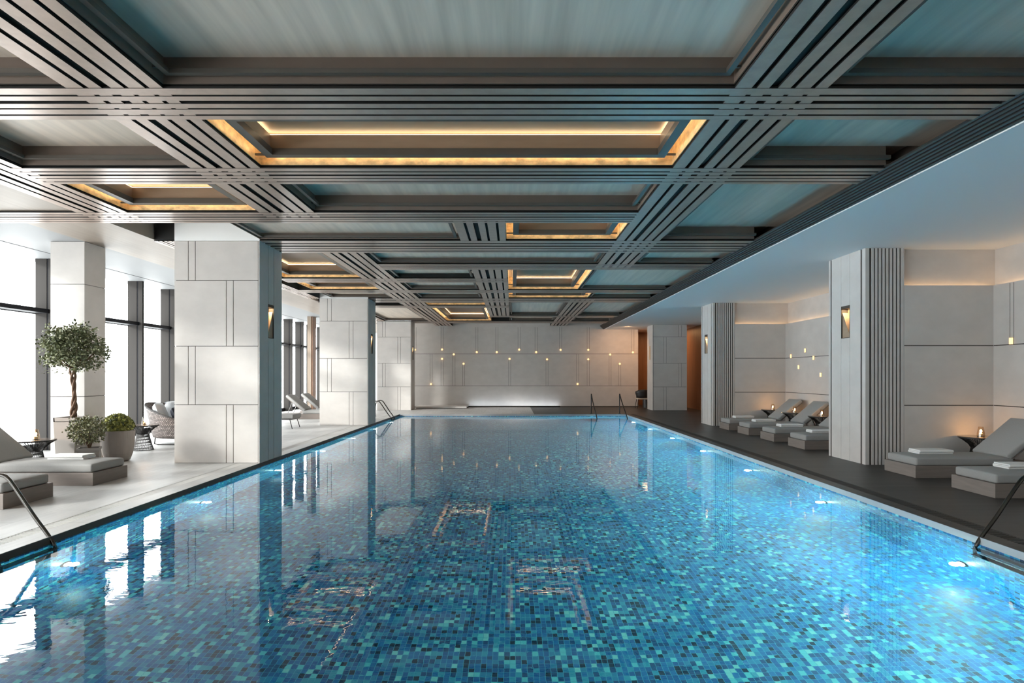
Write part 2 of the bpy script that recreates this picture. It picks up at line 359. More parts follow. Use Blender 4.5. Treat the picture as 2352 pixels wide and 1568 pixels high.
slab('floor_near', 'deck_light', GL[0], GR[1], -6, PY0-0.05)
def grate(x0, x1, mat, label):
    r = thing('drain_grate', label, 'drain', (x0, 0, 0))
    w = x1-x0
    MB().box(0.002, w-0.002, PY0-0.05, PY1+0.05, -0.75, -0.022).build('channel', 'black', r)
    b = MB().box(0.002, 0.016, PY0-0.05, PY1+0.05, -0.022, -0.001).box(w-0.016, w-0.002, PY0-0.05, PY1+0.05, -0.022, -0.001)
    y = PY0
    while y < PY1:
        b.box(0.016, w-0.016, y, y+0.022, -0.02, -0.002); y += 0.042
    b.build('grille', mat, r)
grate(*GL, 'grate_pale', 'pale slotted drain grate running along the window side of the pool')
grate(*GR, 'grate_dark', 'dark slotted drain grate running along the lounger side of the pool')

# pool lamps -------------------------------------------------------
def pool_lamp(x, y, side, power, label):
    r = thing('pool_light', label, 'pool light', (x, y, -1.02), 0, 'underwater lights on the long pool walls')
    s = side
    a = MB()
    for i in range(24):
        t = 2*PI*i/24; a.v.append((0.0, 0.075*math.cos(t), 0.075*math.sin(t)))
    for i in range(24):
        t = 2*PI*i/24; a.v.append((s*0.018, 0.062*math.cos(t), 0.062*math.sin(t)))
    a.f = [(i, (i+1) % 24, 24+(i+1) % 24, 24+i) for i in range(24)] + [tuple(range(24, 48))]
    a.build('bezel', 'steel', r)
    a = MB()
    for i in range(24):
        t = 2*PI*i/24; a.v.append((s*0.022, 0.048*math.cos(t), 0.048*math.sin(t)))
    a.f = [tuple(range(24))]; a.build('lens', 'pool_lens', r)
    light('pool_lamp_light', 'POINT', (s*0.09, 0, 0.0), power, (0.66, 1.0, 0.89), parent=r, shadow_soft_size=0.045)
    l = light('pool_lamp_beam', 'AREA', (s*0.03, 0, 0), power*0.22, (0.66, 1.0, 0.89), parent=r, shape='DISK', size=0.1)
    l.rotation_euler = Vector((s, 0, 0.03)).to_track_quat('-Z', 'Y').to_euler(); l.data.spread = math.radians(130)
for i in range(8):
    y = 3.49+2.75*i
    for x, s, pw, side in ((PX1, -1, 230, 'right'), (PX0, 1, 5, 'left')):
        pool_lamp(x, y, s, pw, f'underwater light on the {side} pool wall beside the picture edge' if i == 0 else f'{ORD[i-1]} nearest round underwater light on the {side} pool wall')

# ------------------------------------------------------------------ room shell
Z0 = 4.03; ZP = 4.42; ZR = 3.857
struct(MB().box(-6.6, 4.95, -6, 33, ZP, ZP+0.1), 'ceiling_coffers', 'panel')
struct(MB().box(-7.885, -6.52, -6, 36, Z0+0.03, ZP), 'ceiling_wood', 'cream_wood')
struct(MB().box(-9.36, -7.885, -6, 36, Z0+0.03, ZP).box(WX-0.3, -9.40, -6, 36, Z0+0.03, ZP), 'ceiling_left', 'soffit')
struct(MB().box(-9.42, -9.34, -6, 36, Z0+0.06, ZP+0.02), 'trim_4', 'black')
struct(MB().box(4.60, 10.2, -6, 33, ZR, Z0), 'ceiling_right', 'white')
struct(MB().box(4.57, 4.90, -6, 33, Z0+0.002, Z0+0.03).box(4.87, 4.95, -6, 33, Z0+0.03, ZP+0.1), 'trim_7', 'lining')
# sloped louvred bulkhead
lv = struct_root('trim_5')
MB().prism([(4.39, Z0+0.015), (4.60, ZR+0.03), (4.60, Z0+0.02), (4.56, Z0+0.04), (4.41, Z0+0.04)], 'y', -6, 30.4).build('backing', 'black', lv)
sl = MB(); nS = 7
for i in range(nS):
    t0 = i/nS; t1 = t0+0.55/nS
    a = Vector((4.385, Z0)); b = Vector((4.575, ZR)); p = a.lerp(b, t0); q = a.lerp(b, t1)
    sl.prism([(p.x, p.y), (q.x, q.y), (q.x+0.012, q.y+0.03), (p.x+0.012, p.y+0.03)], 'y', -6, 30.4)
sl.build('slat', 'grate_dark', lv)
MB().box(4.572, 4.60, -6, 30.4, ZR-0.001, ZR+0.02).build('edge', 'white', lv)
# far and near walls
YE = 30.4
we = struct_root('wall_end')
MB().box(-6.2, 6.29, YE, YE+0.2, 0, ZP).build('cladding', 'stone', we)
jt = MB(); 
for z in (1.05, 2.64): jt.box(-6.2, 6.29, YE-0.003, YE+0.001, z-0.008, z+0.008)
DOTS = [(953, 803), (1015, 802.5), (1015, 824), (1042, 813.5), (1064.5, 835), (989.7, 881.6), (1094.8, 808.4), (1140.7, 808.4), (1170, 824),
        (1192, 802.8), (1231, 808.4), (1256, 825), (1287, 803.3), (1350.5, 803.3), (1350.5, 825), (1326, 881.6), (1400.7, 814), (1422.8, 835.3), (1453, 809)]
dots = sorted([((px-1175.5)*YE/F, H-(py-860.5)*YE/F) for px, py in DOTS])
for x, z in dots:
    z0, z1 = (z+0.05, 3.98) if z > 2.66 else (1.06, z-0.05) if z > 1.3 else (1.25, 2.63)
    for dx in (-0.055, 0.055): jt.box(x+dx-0.005, x+dx+0.005, YE-0.003, YE+0.001, z0, z1)
jt.build('joint', 'stone_gap', we)
MB().box(-6.2, 6.29, YE-0.02, YE, 0, 0.05).build('skirting', 'frame_dark', we)
src = None
for i, (x, z) in enumerate(dots):
    lab = f'{ORD[i]} from the left of the small round glowing lights on the far wall'
    if src is None:
        src = thing('wall_light', lab, 'wall light', (x, YE-0.045, z), 0, 'round lights dotted over the far wall')
        MB().ball((0, 0, 0), 0.045, 10).build('globe', 'lamp_gold', src, smooth=True)
        a = MB(); a.tube([(0, 0.03, 0), (0, 0.046, 0)], 0.03, 14); a.build('mount', 'steel', src)
    else: copy_thing(src, (x, YE-0.045, z), 0, lab)
# low white ledge and floor trough in front of the end wall
lg = thing('ledge', 'low white stone ledge at the foot of the far wall, left part', 'ledge', (-3.4, 29.6, 0))
MB().box(-1.2, 1.25, -0.75, 0.77, 0.03, 0.10).build('top', 'stone', lg); MB().box(-1.15, 1.2, -0.70, 0.76, 0, 0.03).build('shadow_gap', 'niche_dark', lg)
tr = thing('floor_trough_light', 'long low light trough washing the middle of the far wall', 'floor light', (0.1, 30.2, 0))
MB().box(-2.28, 2.28, -0.10, -0.07, 0.0, 0.07).box(-2.28, 2.28, 0.10, 0.13, 0.0, 0.03).box(-2.28, 2.28, -0.07, 0.10, 0, 0.012).build('housing', 'steel', tr)
MB().box(-2.2, 2.2, -0.05, 0.02, 0.012, 0.03).build('light_strip', 'cool_led', tr)
wn = struct_root('added_fill_window')      # unseen glazing added behind the viewpoint for fill light
struct(MB().box(-10.5, 10.2, -6.2, -6, 3.85, ZP+0.1), 'wall_near', 'white')
struct(MB().box(-6.95, 10.2, -6.2, -6, -0.1, 3.85), 'wall_near_right', 'stone')
x = -10.0
while x < -7.1:
    MB().box(x, x+0.07, -6.2, -5.95, 0, 3.85).build('mullion', 'mullion', wn)  # mullion of the added fill glazing
    MB().box(x+0.07, x+1.5, -6.11, -6.10, 0.1, 3.85).build('pane', 'glass', wn); x += 1.5  # pane of the added fill glazing
MB().box(-10.1, -6.95, -6.15, -6.0, 0, 0.12).box(-10.1, -6.95, -6.12, -6.08, 2.9, 2.98).build('transom', 'mullion_dark', wn)  # transoms of the added fill glazing
struct(MB().box(WX-0.3, -6.0, 36, 36.2, 0, ZP), 'wall_left_far', 'white')
struct(MB().box(-6.2, -6.0, YE+0.2, 36, 0, ZP), 'wall_left_return', 'stone')

# ------------------------------------------------------------------ windows
win = struct_root('window_1')
fy = [-5, -3.5, -2, -0.5, 1, 2.5, 4, 5.5, 7, 8.45, 9.95, 11.4, 12.9, 14.45, 16.0, 17.5, 19.0, 20.5, 22.1, 23.7, 25.3, 26.9, 28.35, 29.9, 31.5, 33.1, 34.7]
for y in fy:
    MB().box(WX, WX+0.24, y, y+0.07, 0, Z0+0.03).build('mullion', 'mullion', win)
    MB().box(WX+0.24, WX+0.28, y+0.01, y+0.06, 0, Z0+0.03).build('mullion_joint', 'mullion_dark', win)
    MB().box(WX+0.28, WX+0.385, y, y+0.07, 0, Z0+0.03).build('mullion_cap', 'mullion', win)
MB().box(WX-0.02, WX+0.02, -6, 36, 2.885, 3.0).box(WX+0.02, WX+0.30, -6, 36, 2.90, 2.985).build('transom', 'mullion_dark', win)
MB().box(WX-0.04, WX+0.06, -6, 36, 0, 0.14).build('sill', 'mullion_dark', win)
ys = [-6]+fy+[36]
for a, b in zip(ys[:-1], ys[1:]):
    g = MB(); g.box(WX-0.012, WX-0.006, a+0.07, b, 0.1, Z0+0.03); g.build('pane', 'glass', win)

# ------------------------------------------------------------------ columns
def panels_y(mb, x0, x1, y, t, courses, fr, g=0.012, z_up=None):
    """stone panels on a face of constant y (thickness t towards -y if t<0)"""
    for (z0, z1), f in zip(courses, fr):
        w = x1-x0; cuts = [x0, x0+w*f, x0+w*(f+0.085), x1] if f else [x0, x1]
        for a, b in zip(cuts[:-1], cuts[1:]):
            mb.box(a+(g/2 if a > x0 else 0), b-(g/2 if b < x1 else 0), min(y, y+t), max(y, y+t), z0+g/2, z1-g/2)
CO = [(0.0, 1.057), (1.057, 2.12), (2.12, 3.31), (3.31, Z0)]
def niche(parent, face_x, s, y0, y1, z0, z1, power=3.0):
    """recessed light in a face of constant x whose outward normal is s*x; local to parent at origin"""
    d = 0.13
    xi = face_x-s*d
    lo, hi = min(face_x, xi), max(face_x, xi)
    fr = MB().box(lo, hi, y0, y0+0.012, z0, z1).box(lo, hi, y1-0.012, y1, z0, z1).box(lo, hi, y0, y1, z0, z0+0.012).box(lo, hi, y0, y1, z1-0.05, z1)
    n = fr.build('niche_frame', 'niche_dark', parent)
    MB().box(min(xi, xi+s*0.006), max(xi, xi+s*0.006), y0+0.012, y1-0.012, z0+0.012, z1-0.05).build('niche_back', 'niche_back', n)
    w = MB()   # slanted brass wedge that catches the light
    ya, yb = y0+0.012, y1-0.012
    w.prism([(ya, z0+0.012), (yb, z0+0.012), (yb, z1-0.12)], 'x', min(xi+s*0.006, face_x-s*0.02), max(xi+s*0.006, face_x-s*0.02)); w.build('wedge', 'pelmet', n)
    l = light('niche_lamp', 'AREA', (face_x-s*d*0.5, (y0+y1)/2, z1-0.055), power, (1, 0.72, 0.42), parent=parent, shape='RECTANGLE', size=0.07, size_y=0.2)
def left_column(y, label):
    r = thing('stone_column', label, 'column', (0, y, 0), 0)
    X0, X1, D, t = -6.125, -4.582, 1.07, 0.02
    core = MB().box(X0+t, X1-t-0.14, t, D-t, 0, Z0-0.002)
    n0, n1, nz0, nz1 = 0.40, 0.67, 2.29, 2.93
    core.box(X1-t-0.14, X1-t, t, n0, 0, Z0-0.002).box(X1-t-0.14, X1-t, n1, D-t, 0, Z0-0.002)
    core.box(X1-t-0.14, X1-t, n0, n1, 0, nz0).box(X1-t-0.14, X1-t, n0, n1, nz1, Z0-0.002)
    core.build('core', 'stone_gap', r)
    c = MB()
    panels_y(c, X0, X1-0.028, 0, t, CO, (0.62, 0.165, 0.62, 0.165))
    c.box(X1-0.02, X1, 0, 0.03, 0, Z0-0.002)
    panels_y(c, X0, X1, D, -t, CO, (0.62, 0.165, 0.62, 0.165))
    for a, b in CO: c.box(X0, X0+t, t, D-t, a+0.006, b-0.006)
    g = 0.008
    yc = [0.03, n0, n1, D-t]
    c.box(X1-t, X1, yc[0], yc[1]-g, 0, Z0-0.002).box(X1-t, X1, yc[2]+g, yc[3], 0, Z0-0.002)
    c.box(X1-t, X1, n0+g, n1-g, 0, nz0).box(X1-t, X1, n0+g, n1-g, nz1, Z0-0.002)
    c.build('cladding', 'stone', r)
    MB().box(X0, X1, 0.0, D, Z0, ZP).build('cap', 'white', r)
    niche(r, X1, 1, n0, n1, nz0, nz1, 1.4)
    return r
left_column(11.06, 'nearest broad stone-clad column on the left edge of the pool')
left_column(19.40, 'middle stone-clad column on the left pool edge, beyond the nearest one')
left_column(27.66, 'farthest stone-clad column on the left pool edge beside the end wall')
# piers at the windows
for y, lab in ((11.24, 'slim pale stone pier at the windows behind the potted tree'), (19.5, 'slim pale stone pier at the windows behind the first broad column'), (27.8, 'slim pale stone pier at the windows far down the room')):
    r = thing('window_pier', lab, 'column', (0, y, 0))
    MB().box(-8.49, -7.905, 0.02, 0.56, 0, Z0+0.03).build('core', 'stone_gap', r)
    c = MB()
    for a, b in ((0, 1.20), (1.20, 3.27), (3.27, Z0+0.03)): c.box(-8.51, -7.885, 0, 0.58, a+0.005, b-0.005)
    c.build('cladding', 'stone', r)
r = thing('wood_pier', 'tan and brown wood-clad post between the far windows and middle column', 'column', (0, 25.7, 0))
MB().box(-8.63, -8.47, 0, 0.3, 0, Z0+0.03).build('pale_face', 'tan_wood', r); MB().box(-8.47, -8.42, 0.02, 0.5, 0, Z0+0.03).build('brown_face', 'brown_wood', r)

# right side blocks: pillar with ribs + dividing wall + alcove walls
XA = 8.57
def right_block(y, D, label, ribs=True):
    r = thing('ribbed_pillar', label, 'column', (0, y, 0))
    X0, X1, t = 6.29, 6.965, 0.02
    n0, n1, nz0, nz1 = 0.50, 0.80, 2.29, 2.90
    top = ZR-0.001
    core = MB().box(X0+t+0.14, X1, 0.022, D-0.005, 0, top)
    core.box(X0+t, X0+t+0.14, 0.022, n0, 0, top).box(X0+t, X0+t+0.14, n1, D-0.005, 0, top).box(X0+t, X0+t+0.14, n0, n1, 0, nz0).box(X0+t, X0+t+0.14, n0, n1, nz1, top)
    core.build('core', 'stone_gap', r)
    c = MB(); g = 0.003
    c.box(X0, X0+0.07, 0, 0.10, 0, top)
    c.box(X0, X0+t, 0.155, n0-g, 0, top).box(X0, X0+t, n1+g, D-0.11, 0, top).box(X0, X0+t, D-0.06, D, 0, top)
    c.box(X0, X0+t, n0+g, n1-g, 0, nz0).box(X0, X0+t, n0+g, n1-g, nz1, top)
    c.box(X0+t, XA, D-0.005, D, 0, top)
    c.build('cladding', 'stone', r)
    niche(r, X0, -1, n0, n1, nz0, nz1, 1.2)
    rb = MB(); k = 9; w = (X1-X0-0.085)/k
    for i in range(k): rb.box(X0+0.085+i*w+w*0.42, X0+0.085+(i+1)*w, 0.0, 0.0215, 0, top)
    rb.build('rib', 'stone', r)
    # dividing wall face
    wl = struct_root('wall_divider')
    wl.location = (0, y, 0)
    c = MB()
    for a, b in ((0, 1.057), (1.057, 2.12), (2.12, 3.2)): c.box(X1+0.02, XA, 0.0, 0.03, a+0.008, b-0.008)
    c.build('cladding', 'stone', wl)
    MB().box(X1+0.02, XA, 0.004, 0.03, 1.045, 1.069).box(X1+0.02, XA, 0.004, 0.03, 2.108, 2.132).build('joint', 'stone_gap', wl)
    MB().box(X1, XA+0.17, 0.03, 0.14, 0, 3.12).box(X1+0.02, XA+0.17, 0.14, D-0.006, 0, top).build('core', 'stone_gap' if 0 else 'stone', wl)
    MB().box(X1+0.004, X1+0.016, 0.0, 0.012, 0, top).build('edge', 'stone', wl)
    cv = thing('cove_light', label.split(' pillar')[0].replace('ribbed', 'glowing cove strip on the wall beside the ribbed')+' pillar', 'cove light', (0, y, 0))
    MB().box(X1+0.03, XA, 0.06, 0.10, 3.122, 3.14).build('light_strip', 'cove', cv)
right_block(10.85, 1.25, 'nearest ribbed pillar on the right, before the first sun loungers')
right_block(19.10, 1.15, 'farther ribbed pillar on the right, behind the row of loungers')
def alcove(y0, y1, n, lab):
    w = struct_root('wall_right_%d' % n)
    c = MB()
    for a, b in ((0, 1.057), (1.057, 2.12), (2.12, 3.2)): c.box(XA, XA+0.03, y0, y1, a+0.008, b-0.008)
    c.build('cladding', 'stone', w)
    MB().box(XA+0.03, XA+0.14, y0, y1, 0, 3.12).box(XA+0.14, XA+0.2, y0-0.2, y1+0.3, 0, ZR).build('core', 'stone', w)
    MB().box(XA+0.004, XA+0.026, y0, y1, 1.045, 1.069).box(XA+0.004, XA+0.026, y0, y1, 2.108, 2.132).build('joint', 'stone_gap', w)
    cv = thing('cove_light', lab, 'cove light', (0, y0, 0))
    MB().box(XA+0.06, XA+0.10, 0.10, y1-y0-0.02, 3.122, 3.14).build('light_strip', 'cove', cv)
alcove(-6, 10.85, 2, 'glowing cove strip along the right alcove wall above the nearest loungers')
alcove(12.1, 19.1, 3, 'glowing cove strip above the far row of four loungers')
struct(MB().box(XA, XA+0.1, 20.25, 26, 0, ZR), 'wall_right_4', 'stone')
struct(MB().box(XA, XA+0.1, 26, 33, 0, ZR), 'wall_right_5', 'brown_wood')
struct(MB().box(6.29, XA, 32.4, 32.6, 0, ZR), 'wall_end_recess', 'brown_wood')
struct(MB().box(6.29-0.1, 6.29, YE+0.2, 32.4, 0, ZR), 'wall_recess_side', 'brown_wood')
light('added_recess_glow', 'AREA', (7.4, 30.2, 3.8), 26, (1, 0.55, 0.25), shape='RECTANGLE', size=1.6, size_y=1.6)  # warm light added without a fixture to make the recess glow
light('added_end_wall_glow', 'SPOT', (5.4, 28.2, 3.8), 70, (1, 0.56, 0.28), rot=(math.radians(46), 0, 0), spot_size=math.radians(140), spot_blend=1.0, shadow_soft_size=0.05)  # added warm spot with no fixture, brightens the end wall
# far right column
r = thing('stone_column', 'stone-clad column at the far right corner beside the dark chair', 'column', (0, 27.5, 0))
MB().box(6.365, 7.87, 0.02, 1.06, 0, ZR-0.002).build('core', 'stone_gap', r)
c = MB(); CR = [(0, 1.057), (1.057, 2.12), (2.12, 3.31), (3.31, ZR)]
panels_y(c, 6.38, 7.89, 0, 0.02, CR, (0.30, 0.76, 0.30, 0.76)); c.box(6.345, 6.365, 0, 1.08, 0, ZR-0.002); c.box(6.365, 7.89, 1.06, 1.08, 0, ZR-0.002); c.box(7.87, 7.89, 0.02, 1.06, 0, ZR-0.002)
c.build('cladding', 'stone', r)
MB().box(6.338, 6.345, 0.42, 0.66, 2.29, 2.92).build('niche_light', 'niche_back', r)
# small lights in the alcoves
def square_light(x, y, z, lab):
    r = thing('wall_light', lab, 'wall light', (x, y, z), 0, 'small square lights on the alcove walls')
    MB().box(-0.02, 0.0, -0.032, 0.032, -0.055, 0.055).build('glass_block', 'lamp_gold', r)
    MB().box(-0.003, 0.003, -0.037, 0.037, -0.06, 0.06).build('backplate', 'steel', r)
    return r
square_light(XA-0.003, 10.45, 2.18, 'small square glowing light on the alcove wall above the nearest loungers')
for i, (y, z) in enumerate([(18.7, 2.17), (18.2, 1.83), (17.8, 2.31), (17.3, 2.08), (16.9, 1.60)]):
    square_light(XA-0.003, y, z, f'{ORD[i]} from the left of five small square lights above the far loungers')
jl = MB()
for dy in (-0.04, 0.04): jl.box(XA-0.002, XA+0.002, 10.45+dy-0.004, 10.45+dy+0.004, 2.24, 3.18)
struct(jl, 'trim_6', 'stone_gap')

# ------------------------------------------------------------------ slatted ceiling beams
LAY = [(0.0, 0.18), (0.235, 0.37), (0.465, 0.60), (0.65, 0.815), (0.865, 1.0)]
def beam_x(x0, x1, y0, y1, label):      # runs across the room
    r = thing('ceiling_beam', label, 'ceiling beam', (0, (y0+y1)/2, Z0), 0, 'slatted beams across the ceiling')
    w = y1-y0
    for a, b in LAY: slat_build(MB().box(x0, x1, -w/2+a*w, -w/2+b*w, -0.003, 0.016), r)
    MB().box(x0, x1, -w/2+0.01, w/2-0.01, 0.03, ZP-Z0).build('body', 'beam_body', r)
def beam_y(x0, x1, y0, y1, label):
    r = thing('ceiling_beam', label, 'ceiling beam', ((x0+x1)/2, 0, Z0), 0, 'slatted beams along the ceiling')
    w = x1-x0
    for a, b in LAY: slat_build(MB().box(-w/2+a*w, -w/2+b*w, y0, y1, 0.0, 0.018), r)
    MB().box(-w/2+0.01, w/2-0.01, y0, y1, 0.032, ZP-Z0).build('body', 'beam_body', r)
RB = 4.39
beam_x(-6.52, RB, 5.17, 5.80, 'nearest visible slatted beam crossing the whole ceiling')
beam_x(-5.9, RB, 7.17, 7.76, 'second slatted cross beam, on the far side of the big lit coffer')
beam_x(-9.3, 1.9, 9.13, 9.74, 'third slatted cross beam, reaching over to the white soffit at the windows')
beam_x(-4.58, RB, 11.06, 12.13, 'broad slatted cross beam running into the nearest left column')
beam_x(-2.96, RB, 13.40, 14.10, 'slatted cross beam next beyond the nearest left column')
beam_x(-5.9, -0.1, 15.40, 16.05, 'slatted half-width cross beam left of the middle long beam')
beam_x(-6.52, RB, 17.50, 18.05, 'slatted cross beam just before the middle left column')
beam_x(-4.58, RB, 19.40, 20.47, 'broad slatted cross beam running into the middle left column')
beam_x(-5.9, -0.1, 21.4, 22.1, 'slatted half-width cross beam beyond the middle left column')
beam_x(-0.9, RB, 25.0, 25.7, 'slatted cross beam near the far end, right of the middle long beam')
beam_x(-6.52, RB, 27.66, 28.7, 'farthest slatted cross beam, in front of the end wall')
beam_y(-6.52, -5.76, 2.7, 9.74, 'leftmost long slatted beam beside the cream ceiling, near part')
beam_y(-6.52, -6.13, 11.1, 19.4, 'leftmost long slatted beam, seen behind the nearest left column')
beam_y(-6.52, -5.76, 20.5, 27.66, 'leftmost long slatted beam beyond the middle left column')
beam_y(-3.78, -2.96, -1.0, 9.4, 'long slatted beam at upper left running away from the viewpoint')
beam_y(-3.78, -2.96, 12.1, 30.4, 'long slatted beam on the left, beyond the nearest left column')
beam_y(-0.93, -0.11, 9.6, 11.1, 'short slatted beam over the middle of the pool')
beam_y(-0.93, -0.11, 14.0, 25.7, 'middle long slatted beam running over the pool towards the far wall')
beam_y(1.89, 2.675, -1.0, 14.1, 'long slatted beam at upper right running away from the viewpoint')
beam_y(1.89, 2.675, 19.4, 30.4, 'long slatted beam on the right near the far wall')
# coffers
def coffer(x0, x1, y0, y1, lit, label):
    op = x1 == RB
    if op: x1 = 4.865
    r = thing('ceiling_coffer', label, 'ceiling coffer', ((x0+x1)/2, (y0+y1)/2, Z0), 0, 'recessed panels between the ceiling beams')
    a, b = (x1-x0)/2, (y1-y0)/2
    def ring(o, w, z0, z1):
        m = MB(); A, B = a-o, b-o
        m.box(-A, A, -B, -B+w, z0, z1).box(-A, A, B-w, B, z0, z1).box(-A, -A+w, -B+w, B-w, z0, z1).box(A-w, A, -B+w, B-w, z0, z1); return m
    def ring3(o, w, z0, z1):       # open towards the bulkhead
        m = MB(); A, B = a-o, b-o; E = a-0.475
        m.box(-A, E, -B, -B+w, z0, z1).box(-A, E, B-w, B, z0, z1).box(-A, -A+w, -B+w, B-w, z0, z1); return m
    rg = ring3 if op else ring
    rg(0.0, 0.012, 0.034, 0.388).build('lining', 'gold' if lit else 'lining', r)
    if lit:
        ring(0.13, 0.10, 0.075, 0.15).build('frame', 'frame_dark', r)
        ring(0.15, 0.045, 0.15, 0.315).build('pelmet', 'pelmet', r)
        MB().box(-a+0.10, a-0.10, -b+0.10, b-0.10, 0.352, 0.385).build('panel', 'panel_brown', r)
        ring(0.152, 0.028, 0.316, 0.327).build('light_strip', 'led', r)
        ring(0.132, 0.014, 0.152, 0.166).build('light_strip', 'led', r)
    else:
        pz = 0.256 if y0 < 9.6 else 0.135
        rg(0.06, 0.05, pz*0.3, pz*0.3+0.04).build('frame', 'frame_dark', r)
        MB().box(-a+0.013, a-(0.0 if op else 0.013), -b+0.013, b-0.013, pz, pz+0.04).build('panel', 'panel', r)
    for sx in ((-1,) if op else (-1, 1)):
        for t in (-0.75, 0.75):
            xs = sorted((sx*(a-0.012), sx*(a-0.14 if lit else a-0.065))); MB().box(xs[0], xs[1], t*b-0.01, t*b+0.01, *((0.09, 0.112) if lit else (pz*0.3+0.01, pz*0.3+0.03))).build('bracket', 'frame_dark', r)
ZL = -5.76; ZR2 = -3.78
coffer(-5.76, -3.78, 3.80, 5.17, 0, 'unlit coffer at the upper left corner, left of the long slatted beam')
coffer(-2.96, 1.89, 3.80, 5.17, 0, 'large unlit grey ceiling coffer nearest the viewpoint, top centre')
coffer(2.675, RB, 3.80, 5.17, 0, 'unlit grey ceiling coffer at the upper right corner')
coffer(-5.76, -3.78, 5.80, 7.17, 0, 'unlit coffer at left, just beyond the nearest cross beam')
coffer(-2.96, 1.89, 5.80, 7.17, 1, 'big glowing gold coffer over the pool, the largest lit one')
coffer(2.675, RB, 5.80, 7.17, 0, 'unlit coffer on the right, level with the largest glowing one')
coffer(-5.76, -3.78, 7.76, 9.13, 1, 'glowing gold coffer at left, left of the long slatted beam')
coffer(-2.96, 1.89, 7.76, 9.13, 0, 'unlit coffer directly behind the largest glowing one')
coffer(-4.58, -0.93, 9.74, 11.06, 0, 'dim coffer just in front of the broad beam at the nearest column')
coffer(-0.11, 1.89, 9.74, 11.06, 1, 'small glowing coffer right of the short middle beam')
coffer(-5.76, -3.78, 12.13, 15.40, 1, 'glowing gold coffer right behind the nearest left column')
coffer(-2.96, 1.89, 12.13, 13.40, 0, 'dim wide coffer behind the broad beam of the nearest column')
coffer(2.675, RB, 12.13, 13.40, 0, 'dim narrow coffer on the right behind the broad beam')
coffer(-2.96, -0.93, 14.10, 17.50, 0, 'pale unlit coffer left of the middle long beam')
coffer(-0.11, 1.89, 14.10, 17.50, 1, 'glowing coffer right of the middle long beam, centre of the room')
coffer(-5.76, -3.78, 16.05, 17.50, 1, 'narrow glowing coffer ahead of the middle left column')
coffer(-0.11, 2.4, 18.05, 19.40, 1, 'slim glowing coffer in front of the broad far beam')
coffer(-2.96, -0.93, 20.47, 21.40, 1, 'slim glowing coffer left of the middle long beam, beyond the middle column')
coffer(-2.96, -0.93, 22.10, 27.66, 1, 'farthest glowing coffer, in front of the end wall')
coffer(-0.11, 1.89, 20.47, 25.0, 0, 'pale far coffer right of the middle long beam')
coffer(2.675, RB, 20.47, 25.0, 0, 'pale far coffer next to the black bulkhead')
coffer(2.675, RB, 7.76, 11.06, 0, 'long pale coffer beside the bulkhead, second visible from the right edge')
coffer(1.89, RB, 14.10, 17.50, 0, 'pale wide coffer beside the bulkhead in the middle of the room')
coffer(2.40, RB, 18.05, 19.40, 0, 'short pale coffer beside the bulkhead, just before the broad far beam')
coffer(-2.96, -0.93, 18.05, 19.40, 0, 'short dim coffer left of the middle long beam, before the broad far beam')
coffer(-5.76, -3.78, 18.05, 19.40, 0, 'short dim coffer in front of the middle left column')
coffer(-0.11, 1.89, 25.70, 27.66, 0, 'last dim coffer right of the middle long beam, near the end wall')
coffer(2.675, RB, 25.70, 27.66, 0, 'last dim coffer beside the bulkhead, near the end wall')
coffer(-5.76, -3.78, 20.47, 27.66, 0, 'long dim coffer between the middle and farthest left columns')

# ------------------------------------------------------------------ furniture
def make_lounger(label):
    r = thing('sun_lounger', label, 'sun lounger', (0, 0, 0), 0, 'sun loungers with wooden bases')
    MB().box(0, 2.18, -0.395, 0.395, 0, 0.185).build('base', 'wood_base', r, bevel=0.004)
    # seat mattress, slightly domed
    m = MB(); nx, ny = 14, 8
    for i in range(nx+1):
        x = 0.03+1.52*i/nx
        for j in range(ny+1):
            y = -0.37+0.74*j/ny; u = 2*abs(j/ny-0.5)
            ed = min(1, min(i, nx-i)/1.2) ; dz = 0.02*(1-u**4)*ed
            m.v.append((x, y, 0.305+dz))
    q = len(m.v)
    for i in range(nx+1):
        for j in range(ny+1): m.v.append((m.v[i*(ny+1)+j][0], m.v[i*(ny+1)+j][1], 0.186))
    W_ = ny+1
    for i in range(nx):
        for j in range(ny):
            a = i*W_+j; m.f.append((a, a+W_, a+W_+1, a+1)); a += q; m.f.append((a, a+1, a+W_+1, a+W_))
    for i in range(nx):
        a = i*W_; m.f.append((a, a+q, a+q+W_, a+W_)); a = i*W_+ny; m.f.append((a, a+W_, a+q+W_, a+q))
    for j in range(ny):
        a = j; m.f.append((a, a+1, a+q+1, a+q)); a = nx*W_+j; m.f.append((a, a+q, a+q+1, a+1))
    m.build('mattress', 'mattress', r, bevel=0.028, seg=3, smooth=True)
    # raised backrest
    p0 = Vector((1.50, 0.265)); d = Vector((0.66, 0.55)).normalized(); n = Vector((-d.y, d.x)); Lb = 0.86; th = 0.10
    a = p0; b = p0+d*Lb
    MB().prism([tuple(a), tuple(b), tuple(b+n*th), tuple(a+n*th)], 'y', -0.37, 0.37).build('backrest', 'mattress', r, bevel=0.028, seg=3, smooth=True)
    a2 = p0-n*0.002; b2 = b-n*0.002-d*0.03
    bf = MB().prism([tuple(a2-n*0.02), tuple(b2-n*0.02), tuple(b2), tuple(a2)], 'y', -0.35, 0.35)
    bf.build('back_board', 'wood_base', r)
    s = MB(); e = a2+d*0.55-n*0.02
    for y in (-0.3, 0.3): s.tube([(e.x, y, e.y), (2.10, y, 0.19)], 0.011, 8)
    s.build('strut', 'steel', r)
    return r
